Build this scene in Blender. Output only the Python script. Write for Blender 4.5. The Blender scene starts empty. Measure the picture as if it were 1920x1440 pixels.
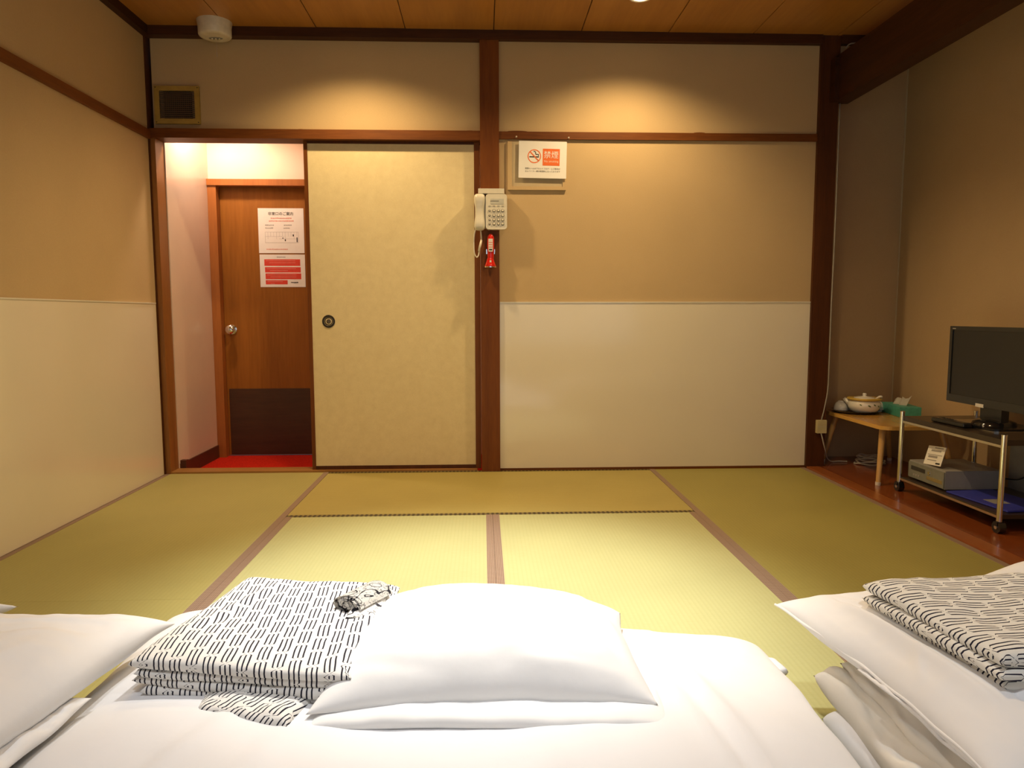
import bpy, bmesh, math, random
from mathutils import Vector, Matrix, noise
random.seed(7)
SC = bpy.context.scene
COL = SC.collection
PI = math.pi

# ------------------------------------------------------------------ camera
cam_d = bpy.data.cameras.new('camera')
cam_d.sensor_width = 36.0
cam_d.lens = 1350.5 / 1920 * 36
cam_d.clip_start = 0.02
cam = bpy.data.objects.new('camera', cam_d)
COL.objects.link(cam)
yaw, pitch, roll = 0.0403, 0.0964, -0.0018
fw = Vector((math.sin(yaw) * math.cos(pitch), math.cos(yaw) * math.cos(pitch), -math.sin(pitch)))
rt = Vector((math.cos(yaw), -math.sin(yaw), 0))
up = rt.cross(fw)
r2 = rt * math.cos(roll) + up * math.sin(roll)
u2 = -rt * math.sin(roll) + up * math.cos(roll)
M = Matrix((r2, u2, -fw)).transposed().to_4x4()
M.translation = Vector((0.842, -3.907, 0.857))
cam.matrix_world = M
SC.camera = cam

# ------------------------------------------------------------------ world / light / exposure
SC.view_settings.view_transform = 'Standard'
SC.view_settings.look = 'None'
SC.view_settings.gamma = 1.0
SC.view_settings.use_curve_mapping = False
SC.view_settings.exposure = 0.0
wd = bpy.data.worlds.new('world')
SC.world = wd
wd.use_nodes = True
wd.node_tree.nodes['Background'].inputs[0].default_value = (0.55, 0.68, 0.85, 1)
wd.node_tree.nodes['Background'].inputs[1].default_value = 0.25

def area(name, loc, rot, sx, sy, energy, color):
    d = bpy.data.lights.new(name, 'AREA')
    d.shape = 'RECTANGLE'; d.size = sx; d.size_y = sy; d.energy = energy; d.color = color
    o = bpy.data.objects.new(name, d); COL.objects.link(o)
    o.location = loc; o.rotation_euler = rot
    return o
# daylight coming in through the veranda window behind the camera
area('window_daylight', (1.2, -5.0, 1.25), (PI / 2, 0, 0), 3.0, 1.5, 9, (0.80, 0.90, 1.0))

WARM = (1.0, 0.71, 0.36)
NEUTRAL = (1.0, 0.98, 0.93); COOL = (0.86, 0.93, 1.0)
DOWNLIGHTS = [  # x, y, watts, spot degrees, colour
    (0.21, -0.45, 16.5, 138, WARM), (1.58, -0.45, 16.5, 138, WARM),
    (0.21, -1.75, 4.5, 130, WARM), (1.58, -1.75, 14, 152, WARM),
    (0.80, -1.88, 80, 60, NEUTRAL),
    (0.21, -3.05, 12, 105, COOL), (1.58, -3.05, 12, 105, COOL),
]

# ------------------------------------------------------------------ materials
MATS = {}
def newmat(name):
    m = bpy.data.materials.new(name); m.use_nodes = True
    b = m.node_tree.nodes['Principled BSDF']
    MATS[name] = m
    return m, m.node_tree, b
def rgb(c):
    return (c[0], c[1], c[2], 1)
def nnode(nt, typ, **kw):
    n = nt.nodes.new(typ)
    for k, v in kw.items():
        setattr(n, k, v)
    return n
def mth(nt, op, a, b=None, c=None):
    n = nt.nodes.new('ShaderNodeMath'); n.operation = op
    for i, v in enumerate((a, b, c)):
        if v is None: continue
        if isinstance(v, (int, float)): n.inputs[i].default_value = v
        else: nt.links.new(v, n.inputs[i])
    return n.outputs[0]
def mixc(nt, f, a, b):
    n = nt.nodes.new('ShaderNodeMix'); n.data_type = 'RGBA'
    for sock, v in ((n.inputs[0], f), (n.inputs[6], a), (n.inputs[7], b)):
        if isinstance(v, (int, float)): sock.default_value = v
        elif isinstance(v, tuple): sock.default_value = rgb(v)
        else: nt.links.new(v, sock)
    return n.outputs[2]
def noise_tex(nt, scale, vec=None, detail=3, rough=.55, stretch=None):
    n = nt.nodes.new('ShaderNodeTexNoise')
    n.inputs['Scale'].default_value = scale; n.inputs['Detail'].default_value = detail; n.inputs['Roughness'].default_value = rough
    if vec is None:
        tc = nt.nodes.new('ShaderNodeTexCoord'); vec = tc.outputs['Object']
    if stretch:
        mp = nt.nodes.new('ShaderNodeMapping'); mp.inputs['Scale'].default_value = stretch
        nt.links.new(vec, mp.inputs['Vector']); vec = mp.outputs[0]
    nt.links.new(vec, n.inputs['Vector'])
    return n.outputs['Fac']
def bump(nt, b, h, strength=.2, dist=.01):
    n = nt.nodes.new('ShaderNodeBump'); n.inputs['Strength'].default_value = strength; n.inputs['Distance'].default_value = dist
    nt.links.new(h, n.inputs['Height']); nt.links.new(n.outputs[0], b.inputs['Normal'])
def ramp(nt, f, lo, hi):
    n = nt.nodes.new('ShaderNodeMapRange'); n.inputs[1].default_value = lo; n.inputs[2].default_value = hi
    nt.links.new(f, n.inputs[0]); return n.outputs[0]

def plain(name, c, rough=.5, metal=0, spec=.5, var=.06, vscale=30, coat=0, trans=0, emis=None, estr=0):
    m, nt, b = newmat(name)
    f = noise_tex(nt, vscale)
    d = tuple(x * (1 - var * 2) for x in c)
    nt.links.new(mixc(nt, ramp(nt, f, .3, .7), d, tuple(min(1, x * (1 + var)) for x in c)), b.inputs['Base Color'])
    b.inputs['Roughness'].default_value = rough; b.inputs['Metallic'].default_value = metal
    b.inputs['Specular IOR Level'].default_value = spec
    b.inputs['Coat Weight'].default_value = coat; b.inputs['Coat Roughness'].default_value = .08
    b.inputs['Transmission Weight'].default_value = trans
    if emis:
        b.inputs['Emission Color'].default_value = rgb(emis); b.inputs['Emission Strength'].default_value = estr
    return m
def wood(name, c1, c2, axis='z', rough=.4, scale=18, coat=0, spec=.5):
    m, nt, b = newmat(name)
    st = {'x': (.08, 1, 1), 'y': (1, .08, 1), 'z': (1, 1, .08)}[axis]
    g = noise_tex(nt, scale, detail=4, rough=.6, stretch=st)
    g2 = noise_tex(nt, scale * 7, detail=2, stretch=st)
    f = mth(nt, 'MULTIPLY_ADD', g2, .35, mth(nt, 'MULTIPLY', g, .65))
    nt.links.new(mixc(nt, ramp(nt, f, .36, .64), c1, c2), b.inputs['Base Color'])
    b.inputs['Roughness'].default_value = rough; b.inputs['Coat Weight'].default_value = coat; b.inputs['Coat Roughness'].default_value = .12
    b.inputs['Specular IOR Level'].default_value = spec
    bump(nt, b, f, .08, .003)
    return m
def plaster(name, c, bs=.25):
    m, nt, b = newmat(name)
    f = noise_tex(nt, 2.2, detail=4); f2 = noise_tex(nt, 260, detail=2)
    a = mixc(nt, ramp(nt, f, .3, .7), tuple(x * .92 for x in c), c)
    nt.links.new(mixc(nt, mth(nt, 'MULTIPLY', ramp(nt, f2, .35, .65), .18), a, tuple(x * .72 for x in c)), b.inputs['Base Color'])
    b.inputs['Roughness'].default_value = .85; b.inputs['Specular IOR Level'].default_value = .2
    bump(nt, b, f2, bs, .002)
    return m
def cloth(name, c, bs=.12):
    m, nt, b = newmat(name)
    f = noise_tex(nt, 7, detail=4); f2 = noise_tex(nt, 900, detail=1)
    nt.links.new(mixc(nt, ramp(nt, f, .3, .7), tuple(x * .97 for x in c), c), b.inputs['Base Color'])
    b.inputs['Roughness'].default_value = .8; b.inputs['Specular IOR Level'].default_value = .25
    b.inputs['Sheen Weight'].default_value = .15
    bump(nt, b, mth(nt, 'MULTIPLY_ADD', f2, .05, noise_tex(nt, 14, detail=3)), bs, .012)
    return m

def tatami(name, c, axis):
    m, nt, b = newmat(name)
    tc = nnode(nt, 'ShaderNodeTexCoord'); sp = nnode(nt, 'ShaderNodeSeparateXYZ'); nt.links.new(tc.outputs['Object'], sp.inputs[0])
    across = sp.outputs[0] if axis == 'y' else sp.outputs[1]
    rib = mth(nt, 'SINE', mth(nt, 'MULTIPLY', across, 2 * PI / .0142))
    rib01 = mth(nt, 'MULTIPLY_ADD', rib, .5, .5)
    st = (.06, 1, 1) if axis == 'y' else (1, .06, 1)   # single rushes lie across the ribs
    f2 = noise_tex(nt, 420, detail=2, stretch=st)
    f1 = noise_tex(nt, 2.4, detail=4)
    c_a = mixc(nt, ramp(nt, f1, .3, .7), tuple(x * .9 for x in c), c)
    c_b = mixc(nt, mth(nt, 'MULTIPLY', ramp(nt, f2, .3, .7), .22), c_a, (c[0] * .75, c[1] * .72, c[2] * .5))
    c_c = mixc(nt, mth(nt, 'MULTIPLY', mth(nt, 'POWER', rib01, 3.0), .16), c_b, (c[0] * .7, c[1] * .7, c[2] * .55))
    nt.links.new(c_c, b.inputs['Base Color'])
    b.inputs['Roughness'].default_value = .55; b.inputs['Specular IOR Level'].default_value = .3
    bump(nt, b, mth(nt, 'MULTIPLY_ADD', f2, .3, rib01), .12, .002)
    return m
def heri(name, axis, per=.011, col0=(.20, .125, .085), col1=(.46, .35, .26)):
    m, nt, b = newmat(name)
    tc = nnode(nt, 'ShaderNodeTexCoord'); sp = nnode(nt, 'ShaderNodeSeparateXYZ'); nt.links.new(tc.outputs['Object'], sp.inputs[0])
    al, ac = (sp.outputs[1], sp.outputs[0]) if axis == 'y' else (sp.outputs[0], sp.outputs[1])
    a = mth(nt, 'SINE', mth(nt, 'MULTIPLY', mth(nt, 'ADD', al, ac), 2 * PI / per))
    d = mth(nt, 'SINE', mth(nt, 'MULTIPLY', mth(nt, 'SUBTRACT', al, ac), 2 * PI / per))
    f = mth(nt, 'MULTIPLY', a, d)
    msk = ramp(nt, f, .25, .55)
    nt.links.new(mixc(nt, msk, col0, col1), b.inputs['Base Color'])
    b.inputs['Roughness'].default_value = .7
    bump(nt, b, f, .2, .001)
    return m
def yukata_mat(name, base, ink):
    m, nt, b = newmat(name)
    uv = nnode(nt, 'ShaderNodeUVMap'); sp = nnode(nt, 'ShaderNodeSeparateXYZ'); nt.links.new(uv.outputs[0], sp.inputs[0])
    wob = noise_tex(nt, 22, vec=uv.outputs[0], detail=1)
    U = mth(nt, 'DIVIDE', mth(nt, 'MULTIPLY_ADD', wob, .004, sp.outputs[0]), .0325)
    V = mth(nt, 'DIVIDE', sp.outputs[1], .060)
    colf = mth(nt, 'FLOOR', U)
    fu = mth(nt, 'SUBTRACT', mth(nt, 'SUBTRACT', U, colf), .5)
    off = mth(nt, 'MULTIPLY', mth(nt, 'FLOORED_MODULO', colf, 2), .5)
    fv = mth(nt, 'SUBTRACT', mth(nt, 'FRACT', mth(nt, 'ADD', V, off)), .5)
    av = mth(nt, 'ABSOLUTE', fv)
    mr = nnode(nt, 'ShaderNodeMapRange'); mr.inputs[1].default_value = .40; mr.inputs[2].default_value = .49
    mr.inputs[3].default_value = .29; mr.inputs[4].default_value = .03
    nt.links.new(av, mr.inputs[0])
    au = mth(nt, 'ABSOLUTE', fu)
    outer = mth(nt, 'LESS_THAN', mth(nt, 'ABSOLUTE', mth(nt, 'SUBTRACT', au, mr.outputs[0])), mth(nt, 'MULTIPLY_ADD', mth(nt, 'LESS_THAN', av, .42), .022, .025))
    outer = mth(nt, 'MULTIPLY', outer, mth(nt, 'LESS_THAN', av, .485))
    # one end of each outer bar is cut short, so the links look hooked
    hook = mth(nt, 'GREATER_THAN', mth(nt, 'MULTIPLY', fu, fv), 0)
    outer = mth(nt, 'MULTIPLY', outer, mth(nt, 'LESS_THAN', mth(nt, 'MULTIPLY', hook, av), .44))
    inner = mth(nt, 'MULTIPLY', mth(nt, 'LESS_THAN', au, .046), mth(nt, 'LESS_THAN', av, .42))
    mask = mth(nt, 'MAXIMUM', outer, inner)
    nt.links.new(mixc(nt, mask, base, ink), b.inputs['Base Color'])
    b.inputs['Roughness'].default_value = .85; b.inputs['Specular IOR Level'].default_value = .2
    bump(nt, b, noise_tex(nt, 40, detail=3), .12, .006)
    return m

WALLC = (.58, .42, .225)
plaster('plaster', WALLC)
plaster('plaster_alcove', (.53, .38, .215))
plain('wainscot', (.80, .73, .58), rough=.16, var=.01, vscale=3, coat=.5)
plain('corridor_wall', (.80, .64, .53), rough=.22, var=.02, vscale=4, coat=.3)
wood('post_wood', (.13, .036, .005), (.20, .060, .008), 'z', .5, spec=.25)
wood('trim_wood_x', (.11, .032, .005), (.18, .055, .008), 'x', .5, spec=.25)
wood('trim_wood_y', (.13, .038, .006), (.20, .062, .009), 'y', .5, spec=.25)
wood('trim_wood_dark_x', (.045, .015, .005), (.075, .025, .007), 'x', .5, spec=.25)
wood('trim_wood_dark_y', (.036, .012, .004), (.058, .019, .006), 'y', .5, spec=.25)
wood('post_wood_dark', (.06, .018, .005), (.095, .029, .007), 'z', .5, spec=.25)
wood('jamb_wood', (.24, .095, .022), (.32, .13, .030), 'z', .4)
wood('ceiling_wood', (.37, .160, .030), (.46, .210, .042), 'y', .38, scale=9, coat=.15)
wood('alcove_wood', (.20, .045, .010), (.27, .065, .014), 'y', .22, coat=.5)
wood('kerb_wood', (.26, .075, .018), (.34, .10, .025), 'y', .3, coat=.3)
wood('veranda_wood', (.30, .16, .07), (.38, .21, .09), 'x', .35)
wood('sill_wood', (.30, .14, .035), (.38, .18, .05), 'x', .4)
wood('door_wood', (.25, .088, .010), (.34, .125, .016), 'z', .45, scale=10, spec=.3)
wood('door_kick_wood', (.050, .020, .010), (.075, .030, .014), 'x', .45)
wood('door_frame_wood', (.33, .11, .022), (.42, .145, .03), 'z', .4)
wood('table_wood', (.52, .27, .055), (.64, .35, .08), 'y', .25, coat=.4)
wood('table_edge_wood', (.60, .34, .08), (.70, .42, .11), 'y', .35)
wood('table_leg_wood', (.50, .29, .09), (.60, .36, .13), 'z', .3, coat=.3)
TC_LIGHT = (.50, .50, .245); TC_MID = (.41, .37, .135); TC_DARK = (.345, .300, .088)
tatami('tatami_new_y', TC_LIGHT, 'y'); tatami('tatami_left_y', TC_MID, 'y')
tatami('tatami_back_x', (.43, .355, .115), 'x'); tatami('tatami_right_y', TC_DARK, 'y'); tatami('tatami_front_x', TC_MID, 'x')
heri('heri_y', 'y'); heri('heri_x', 'x'); heri('heri_chain_sheen', 'x', .040, (.05, .032, .008), (.30, .23, .07))  # last one: same border cloth, its sheen direction painted in as darker colours
plain('mat_core', (.35, .27, .14), .9)
plain('carpet_red', (.55, .02, .008), .95, var=.2, vscale=180, spec=.1)
m_f, nt_f, b_f = newmat('fusuma_paper')
ff = noise_tex(nt_f, 26, detail=5); ff2 = noise_tex(nt_f, 180, detail=2)
nt_f.links.new(mixc(nt_f, ramp(nt_f, mth(nt_f, 'MULTIPLY_ADD', ff2, .4, mth(nt_f, 'MULTIPLY', ff, .6)), .3, .7), (.70, .58, .33), (.79, .67, .40)), b_f.inputs['Base Color'])
b_f.inputs['Roughness'].default_value = .8; bump(nt_f, b_f, ff2, .1, .001)
cloth('white_cotton', (.83, .825, .83)); cloth('pillow_cotton', (.85, .84, .825)); cloth('cream_cotton', (.80, .765, .69))
yukata_mat('yukata_print', (.80, .775, .73), (.020, .018, .030)); yukata_mat('yukata_print_b', (.79, .76, .68), (.018, .016, .030))
def sash_mat(name, base, ink):
    m, nt, b = newmat(name)
    f = noise_tex(nt, 34, detail=1); f2 = noise_tex(nt, 90, detail=1)
    l1 = mth(nt, 'LESS_THAN', mth(nt, 'ABSOLUTE', mth(nt, 'SUBTRACT', f, .5)), .022)
    l2 = mth(nt, 'LESS_THAN', mth(nt, 'ABSOLUTE', mth(nt, 'SUBTRACT', f2, .56)), .022)
    nt.links.new(mixc(nt, mth(nt, 'MAXIMUM', l1, mth(nt, 'MULTIPLY', l2, .7)), base, ink), b.inputs['Base Color'])
    b.inputs['Roughness'].default_value = .85; b.inputs['Specular IOR Level'].default_value = .2
sash_mat('sash_print', (.80, .775, .73), (.03, .028, .035))
plain('paper', (.84, .82, .78), .7, var=.01); plain('print_black', (.02, .02, .02), .8); plain('print_grey', (.35, .33, .32), .8)
plain('print_red', (.72, .055, .03), .7, var=.04); plain('print_pale_red', (.75, .30, .24), .8); plain('print_orange', (.80, .16, .03), .7, var=.03); plain('print_pale', (.86, .70, .55), .8)
plain('ivory_plastic', (.74, .70, .58), .28, var=.02, coat=.3); plain('ivory_plastic_dark', (.55, .51, .42), .35, var=.02)
plain('button_grey', (.48, .45, .38), .3); plain('button_ring', (.16, .15, .13), .4); plain('lcd', (.56, .56, .50), .2)
plain('red_plastic', (.62, .012, .008), .16, coat=.6); plain('chrome', (.82, .80, .76), .12, metal=1, var=.02); plain('white_sticker', (.8, .76, .7), .4)
plain('steel', (.72, .68, .60), .2, metal=1, var=.02); plain('brass_dark', (.05, .042, .035), .35, metal=.6, var=.15, vscale=200); plain('bronze_mid', (.14, .115, .09), .4, metal=.5, var=.15, vscale=150)
plain('knob_metal', (.78, .74, .68), .12, metal=1, var=.02)
plain('ochre_paint', (.42, .27, .05), .6, var=.08); plain('louvre_dark', (.10, .055, .025), .7); plain('vent_void', (.02, .012, .008), .9)
plain('lamp_white', (.70, .64, .50), .35); plain('lens_glass', (.75, .75, .75), .05, metal=.8); plain('cord_thin', (.5, .42, .32), .6)
plain('black_plastic', (.012, .012, .013), .3, coat=.2); plain('black_gloss', (.010, .010, .011), .12, coat=.3); plain('tv_screen', (.014, .014, .015), .22); plain('dark_shelf', (.035, .022, .015), .35, coat=.2)
plain('silver_plastic', (.34, .33, .32), .4, var=.03); plain('grey_face', (.22, .23, .20), .35); plain('dark_recess', (.04, .04, .04), .4); plain('blue_folder', (.035, .045, .40), .35); plain('grey_box', (.30, .29, .28), .5)
plain('porcelain', (.80, .77, .70), .12, coat=.5, var=.02); plain('pot_ochre', (.62, .42, .08), .3); plain('pot_leaf', (.10, .15, .05), .4); plain('lacquer_black', (.012, .010, .010), .12, coat=.5)
plain('tissue_box', (.07, .36, .27), .45, var=.1, vscale=60); plain('tissue', (.82, .78, .70), .8)
plain('white_cable', (.58, .54, .46), .5); plain('cap_white', (.80, .74, .64), .4); plain('wire_grey', (.35, .33, .29), .5); plain('outlet_plastic', (.60, .52, .28), .4)
plain('lamp_trim', (.85, .82, .75), .4); plain('bulb', (1, .9, .7), .5, emis=(1, .78, .45), estr=14)
plain('bulb_corridor', (1, .9, .7), .5, emis=(1, .8, .55), estr=10)
plain('cover_board', (.50, .40, .24), .6, var=.03); plain('concrete', (.4, .38, .35), .9); plain('alu', (.5, .5, .5), .4, metal=1)
plain('block_brown', (.10, .03, .015), .5)
mg, ntg, bg = newmat('window_glass')
tr = nnode(ntg, 'ShaderNodeBsdfTransparent'); gl = nnode(ntg, 'ShaderNodeBsdfGlossy'); gl.inputs['Roughness'].default_value = .02
mx = nnode(ntg, 'ShaderNodeMixShader'); mx.inputs[0].default_value = .06
ntg.links.new(tr.outputs[0], mx.inputs[1]); ntg.links.new(gl.outputs[0], mx.inputs[2])
ntg.links.new(mx.outputs[0], ntg.nodes['Material Output'].inputs[0])

# ------------------------------------------------------------------ object helpers
ORG = {}
def thing(name, label, cat, loc, group=None, kind=None):
    o = bpy.data.objects.new(name, None); o.empty_display_size = .05
    COL.objects.link(o); o.location = loc; ORG[o] = Vector(loc)
    o['label'] = label
    if kind: o['kind'] = kind
    else: o['category'] = cat
    if group: o['group'] = group
    return o
def tag(o, label, cat, group=None):
    o['label'] = label; o['category'] = cat
    if group: o['group'] = group
    return o
def struct(o, label):
    o['kind'] = 'structure'; o['label'] = label
    return o
def obj(name, bm, mat, parent=None, smooth=False, bevel=0, seg=2, origin=None, autosmooth=None):
    """bm is in world coordinates; the object's origin is put at its parent's (or its own base)."""
    me = bpy.data.meshes.new(name)
    if bevel:
        bmesh.ops.bevel(bm, geom=[e for e in bm.edges if e.calc_face_angle(0) > .5], offset=bevel, segments=seg, affect='EDGES', profile=.5)
    if parent is not None:
        po = ORG[parent]
    elif origin is not None:
        po = Vector(origin)
    else:
        vs = [v.co for v in bm.verts]
        po = Vector(((min(v.x for v in vs) + max(v.x for v in vs)) / 2, (min(v.y for v in vs) + max(v.y for v in vs)) / 2, min(v.z for v in vs)))
    for v in bm.verts: v.co -= po
    bmesh.ops.recalc_face_normals(bm, faces=bm.faces)
    bm.to_mesh(me); bm.free()
    for p in me.polygons: p.use_smooth = smooth
    if mat: me.materials.append(MATS[mat])
    o = bpy.data.objects.new(name, me); COL.objects.link(o); ORG[o] = po
    if parent is not None: o.parent = parent
    else: o.location = po
    if autosmooth:
        me.set_sharp_from_angle(angle=autosmooth)
    return o
def BM(): return bmesh.new()
def box(bm, x0, x1, y0, y1, z0, z1):
    x0, x1 = sorted((x0, x1)); y0, y1 = sorted((y0, y1)); z0, z1 = sorted((z0, z1))
    v = [bm.verts.new(p) for p in ((x0, y0, z0), (x1, y0, z0), (x1, y1, z0), (x0, y1, z0), (x0, y0, z1), (x1, y0, z1), (x1, y1, z1), (x0, y1, z1))]
    for f in ((0, 3, 2, 1), (4, 5, 6, 7), (0, 1, 5, 4), (1, 2, 6, 5), (2, 3, 7, 6), (3, 0, 4, 7)):
        bm.faces.new([v[i] for i in f])
    return bm
def B(*a): return box(BM(), *a)
def xform(bm, mtx):
    bmesh.ops.transform(bm, matrix=mtx, verts=bm.verts); return bm
def rot_about(bm, c, axis, ang):
    c = Vector(c)
    return xform(bm, Matrix.Translation(c) @ Matrix.Rotation(ang, 4, axis) @ Matrix.Translation(-c))
def ring(bm, c, ax1, ax2, r1, r2, n):
    return [bm.verts.new(c + ax1 * (r1 * math.cos(2 * PI * i / n)) + ax2 * (r2 * math.sin(2 * PI * i / n))) for i in range(n)]
def loft(bm, rings, cap=True):
    n = len(rings[0])
    for a, b in zip(rings, rings[1:]):
        for i in range(n):
            bm.faces.new((a[i], a[(i + 1) % n], b[(i + 1) % n], b[i]))
    if cap:
        bm.faces.new(list(reversed(rings[0]))); bm.faces.new(rings[-1])
    return bm
def lathe(bm, c, prof, n=32, axis='z', cap=True, squash=1.0):
    """prof: (radius, height) list along the axis from c."""
    c = Vector(c)
    A, X, Y = {'z': (Vector((0, 0, 1)), Vector((1, 0, 0)), Vector((0, 1, 0))), 'y': (Vector((0, -1, 0)), Vector((1, 0, 0)), Vector((0, 0, 1))),
               'x': (Vector((-1, 0, 0)), Vector((0, 1, 0)), Vector((0, 0, 1)))}[axis]
    return loft(bm, [ring(bm, c + A * h, X, Y, max(r, .0004), max(r, .0004) * squash, n) for r, h in prof], cap)
def cyl(bm, p0, p1, r0, r1=None, n=16):
    p0, p1 = Vector(p0), Vector(p1); r1 = r0 if r1 is None else r1
    d = (p1 - p0).normalized(); a = d.orthogonal().normalized(); b = d.cross(a)
    return loft(bm, [ring(bm, p0, a, b, r0, r0, n), ring(bm, p1, a, b, r1, r1, n)])
def catmull(pts, k=8):
    P = [Vector(p) for p in pts]; P = [P[0] * 2 - P[1]] + P + [P[-1] * 2 - P[-2]]
    out = []
    for i in range(1, len(P) - 2):
        for j in range(k):
            t = j / k; a, b, c, d = P[i - 1:i + 3]
            out.append(.5 * ((2 * b) + (c - a) * t + (2 * a - 5 * b + 4 * c - d) * t * t + (3 * b - a - 3 * c + d) * t ** 3))
    out.append(P[-2]); return out
def tube(bm, pts, r, n=8, smooth=True, k=8):
    P = catmull(pts, k) if smooth else [Vector(p) for p in pts]
    rings = []; prev = None
    for i, p in enumerate(P):
        d = (P[min(i + 1, len(P) - 1)] - P[max(i - 1, 0)]).normalized()
        a = d.orthogonal().normalized() if prev is None else (prev - d * prev.dot(d)).normalized()
        prev = a; rings.append(ring(bm, p, a, d.cross(a), r, r, n))
    return loft(bm, rings)
def poly(bm, pts, depth):
    """flat polygon pts extruded by vector depth"""
    d = Vector(depth); a = [bm.verts.new(p) for p in pts]; b = [bm.verts.new(Vector(p) + d) for p in pts]
    n = len(a)
    bm.faces.new(list(reversed(a))); bm.faces.new(b)
    for i in range(n): bm.faces.new((a[i], a[(i + 1) % n], b[(i + 1) % n], b[i]))
    return bm
def rrect(cx, cz, w, h, r, n=6):
    pts = []
    for (sx, sz, a0) in ((1, 1, 0), (-1, 1, 90), (-1, -1, 180), (1, -1, 270)):
        for i in range(n + 1):
            a = math.radians(a0 + 90 * i / n)
            pts.append((cx + sx * (w / 2 - r) + r * math.cos(a), cz + sz * (h / 2 - r) + r * math.sin(a)))
    return pts
def lettering(text, x, z, y, size, mat, parent, rot=0, align='CENTER', bold=0, name='lettering', face='y'):
    c = bpy.data.curves.new('lettering', 'FONT'); c.body = text; c.size = size; c.align_x = align; c.align_y = 'CENTER'; c.offset = bold
    t = bpy.data.objects.new('lettering_source', c); COL.objects.link(t)
    bpy.context.view_layer.update()
    me0 = bpy.data.meshes.new_from_object(t.evaluated_get(bpy.context.evaluated_depsgraph_get()))
    bpy.data.objects.remove(t); bpy.data.curves.remove(c)
    bm = BM(); bm.from_mesh(me0); bpy.data.meshes.remove(me0)
    R = Matrix.Rotation(PI / 2, 4, 'X')
    if face == '-x': R = Matrix.Rotation(-PI / 2, 4, 'Z') @ R
    xform(bm, Matrix.Translation((x, y, z)) @ (Matrix.Rotation(rot, 4, 'Y') if rot else Matrix.Identity(4)) @ R)
    return obj(name, bm, mat, parent)

def soft(name, c00, c10, c11, c01, zb, T, mat, parent=None, n=64, m=64, e=3.0, p=.5, seam=.3, pinch=0.0, wr=.006, wscale=5.0, seed=0,
         extra=None, uvrot=0, uvoff=(0, 0), stretch=(1, 1), lumps=0):
    """a stuffed or folded cloth slab: corners near-left, near-right, far-right, far-left; top and bottom meet at a seam"""
    bm = BM(); uvl = bm.loops.layers.uv.new('UVMap')
    C = [Vector(c).to_2d() for c in (c00, c10, c11, c01)]
    zf = zb if callable(zb) else (lambda x, y: zb)
    def samp(k, n):
        q = k / n; return .5 * q + .5 * (.5 - .5 * math.cos(PI * q))
    top = [[None] * (m + 1) for _ in range(n + 1)]; bot = [[None] * (m + 1) for _ in range(n + 1)]; UV = {}
    for i in range(n + 1):
        for j in range(m + 1):
            s, t = samp(i, n), samp(j, m)
            xy = (C[0] * (1 - s) + C[1] * s) * (1 - t) + (C[3] * (1 - s) + C[2] * s) * t
            dx = (C[1] - C[0]).normalized(); dy = (C[3] - C[0]).normalized()
            if pinch:
                xy = xy + dx * pinch * (4 * t * (1 - t)) * (1 - 2 * s) + dy * pinch * (4 * s * (1 - s)) * (1 - 2 * t)
            a = max(0, (1 - abs(2 * s - 1) ** e) * (1 - abs(2 * t - 1) ** e)); h = a ** p
            q = Vector((xy.x * wscale * stretch[0], xy.y * wscale * stretch[1], seed * 3.7))
            w = (noise.noise(q) + .5 * noise.noise(q * 2.3) + .3 * noise.noise(q * 5.1)) * wr
            ew = noise.noise(Vector((xy.x * 6, xy.y * 6, seed + 9.1))) * wr * 1.2
            xy = xy + Vector((noise.noise(Vector((xy.x * 9, xy.y * 9, seed + 3.3))), noise.noise(Vector((xy.x * 9, xy.y * 9, seed + 7.3))))) * wr * .8
            zb0 = zf(xy.x, xy.y)
            zs = zb0 + seam * T + ew
            zt = zs + (1 - seam) * T * h + w * min(1, a * 3)
            if extra: zt += extra(xy.x, xy.y, s, t) * min(1, a * 2.5)
            edge = i in (0, n) or j in (0, m)
            vt = bm.verts.new((xy.x, xy.y, zt)); top[i][j] = vt
            zbo = max(zb0, zs - seam * T * min(1, h * 1.6))
            bot[i][j] = vt if edge else bm.verts.new((xy.x, xy.y, min(zbo, zt - .001)))
            drop = max(0, min((zs + (1 - seam) * T) - zt, (1 - seam) * T)) if min(s, 1 - s, t, 1 - t) < .07 else 0
            l = (C[0] + C[2]) / 2; lx, ly = xy.x - l.x, xy.y - l.y
            lx += (1 if s > .5 else -1) * drop * (1 if min(s, 1 - s) < min(t, 1 - t) else 0); ly += (1 if t > .5 else -1) * drop * (1 if min(t, 1 - t) <= min(s, 1 - s) else 0)
            ca, sa = math.cos(uvrot), math.sin(uvrot)
            UV[vt] = (lx * ca - ly * sa + uvoff[0], lx * sa + ly * ca + uvoff[1]); UV[bot[i][j]] = UV[vt]
    for i in range(n):
        for j in range(m):
            f = bm.faces.new((top[i][j], top[i + 1][j], top[i + 1][j + 1], top[i][j + 1]))
            g = bm.faces.new((bot[i][j], bot[i][j + 1], bot[i + 1][j + 1], bot[i + 1][j])) if len({bot[i][j], bot[i][j + 1], bot[i + 1][j + 1], bot[i + 1][j]} & {top[i][j], top[i][j + 1], top[i + 1][j + 1], top[i + 1][j]}) < 4 else None
            for fc in (f, g):
                if fc:
                    for lp in fc.loops: lp[uvl].uv = UV[lp.vert]
    return obj(name, bm, mat, parent, smooth=True)

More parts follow.
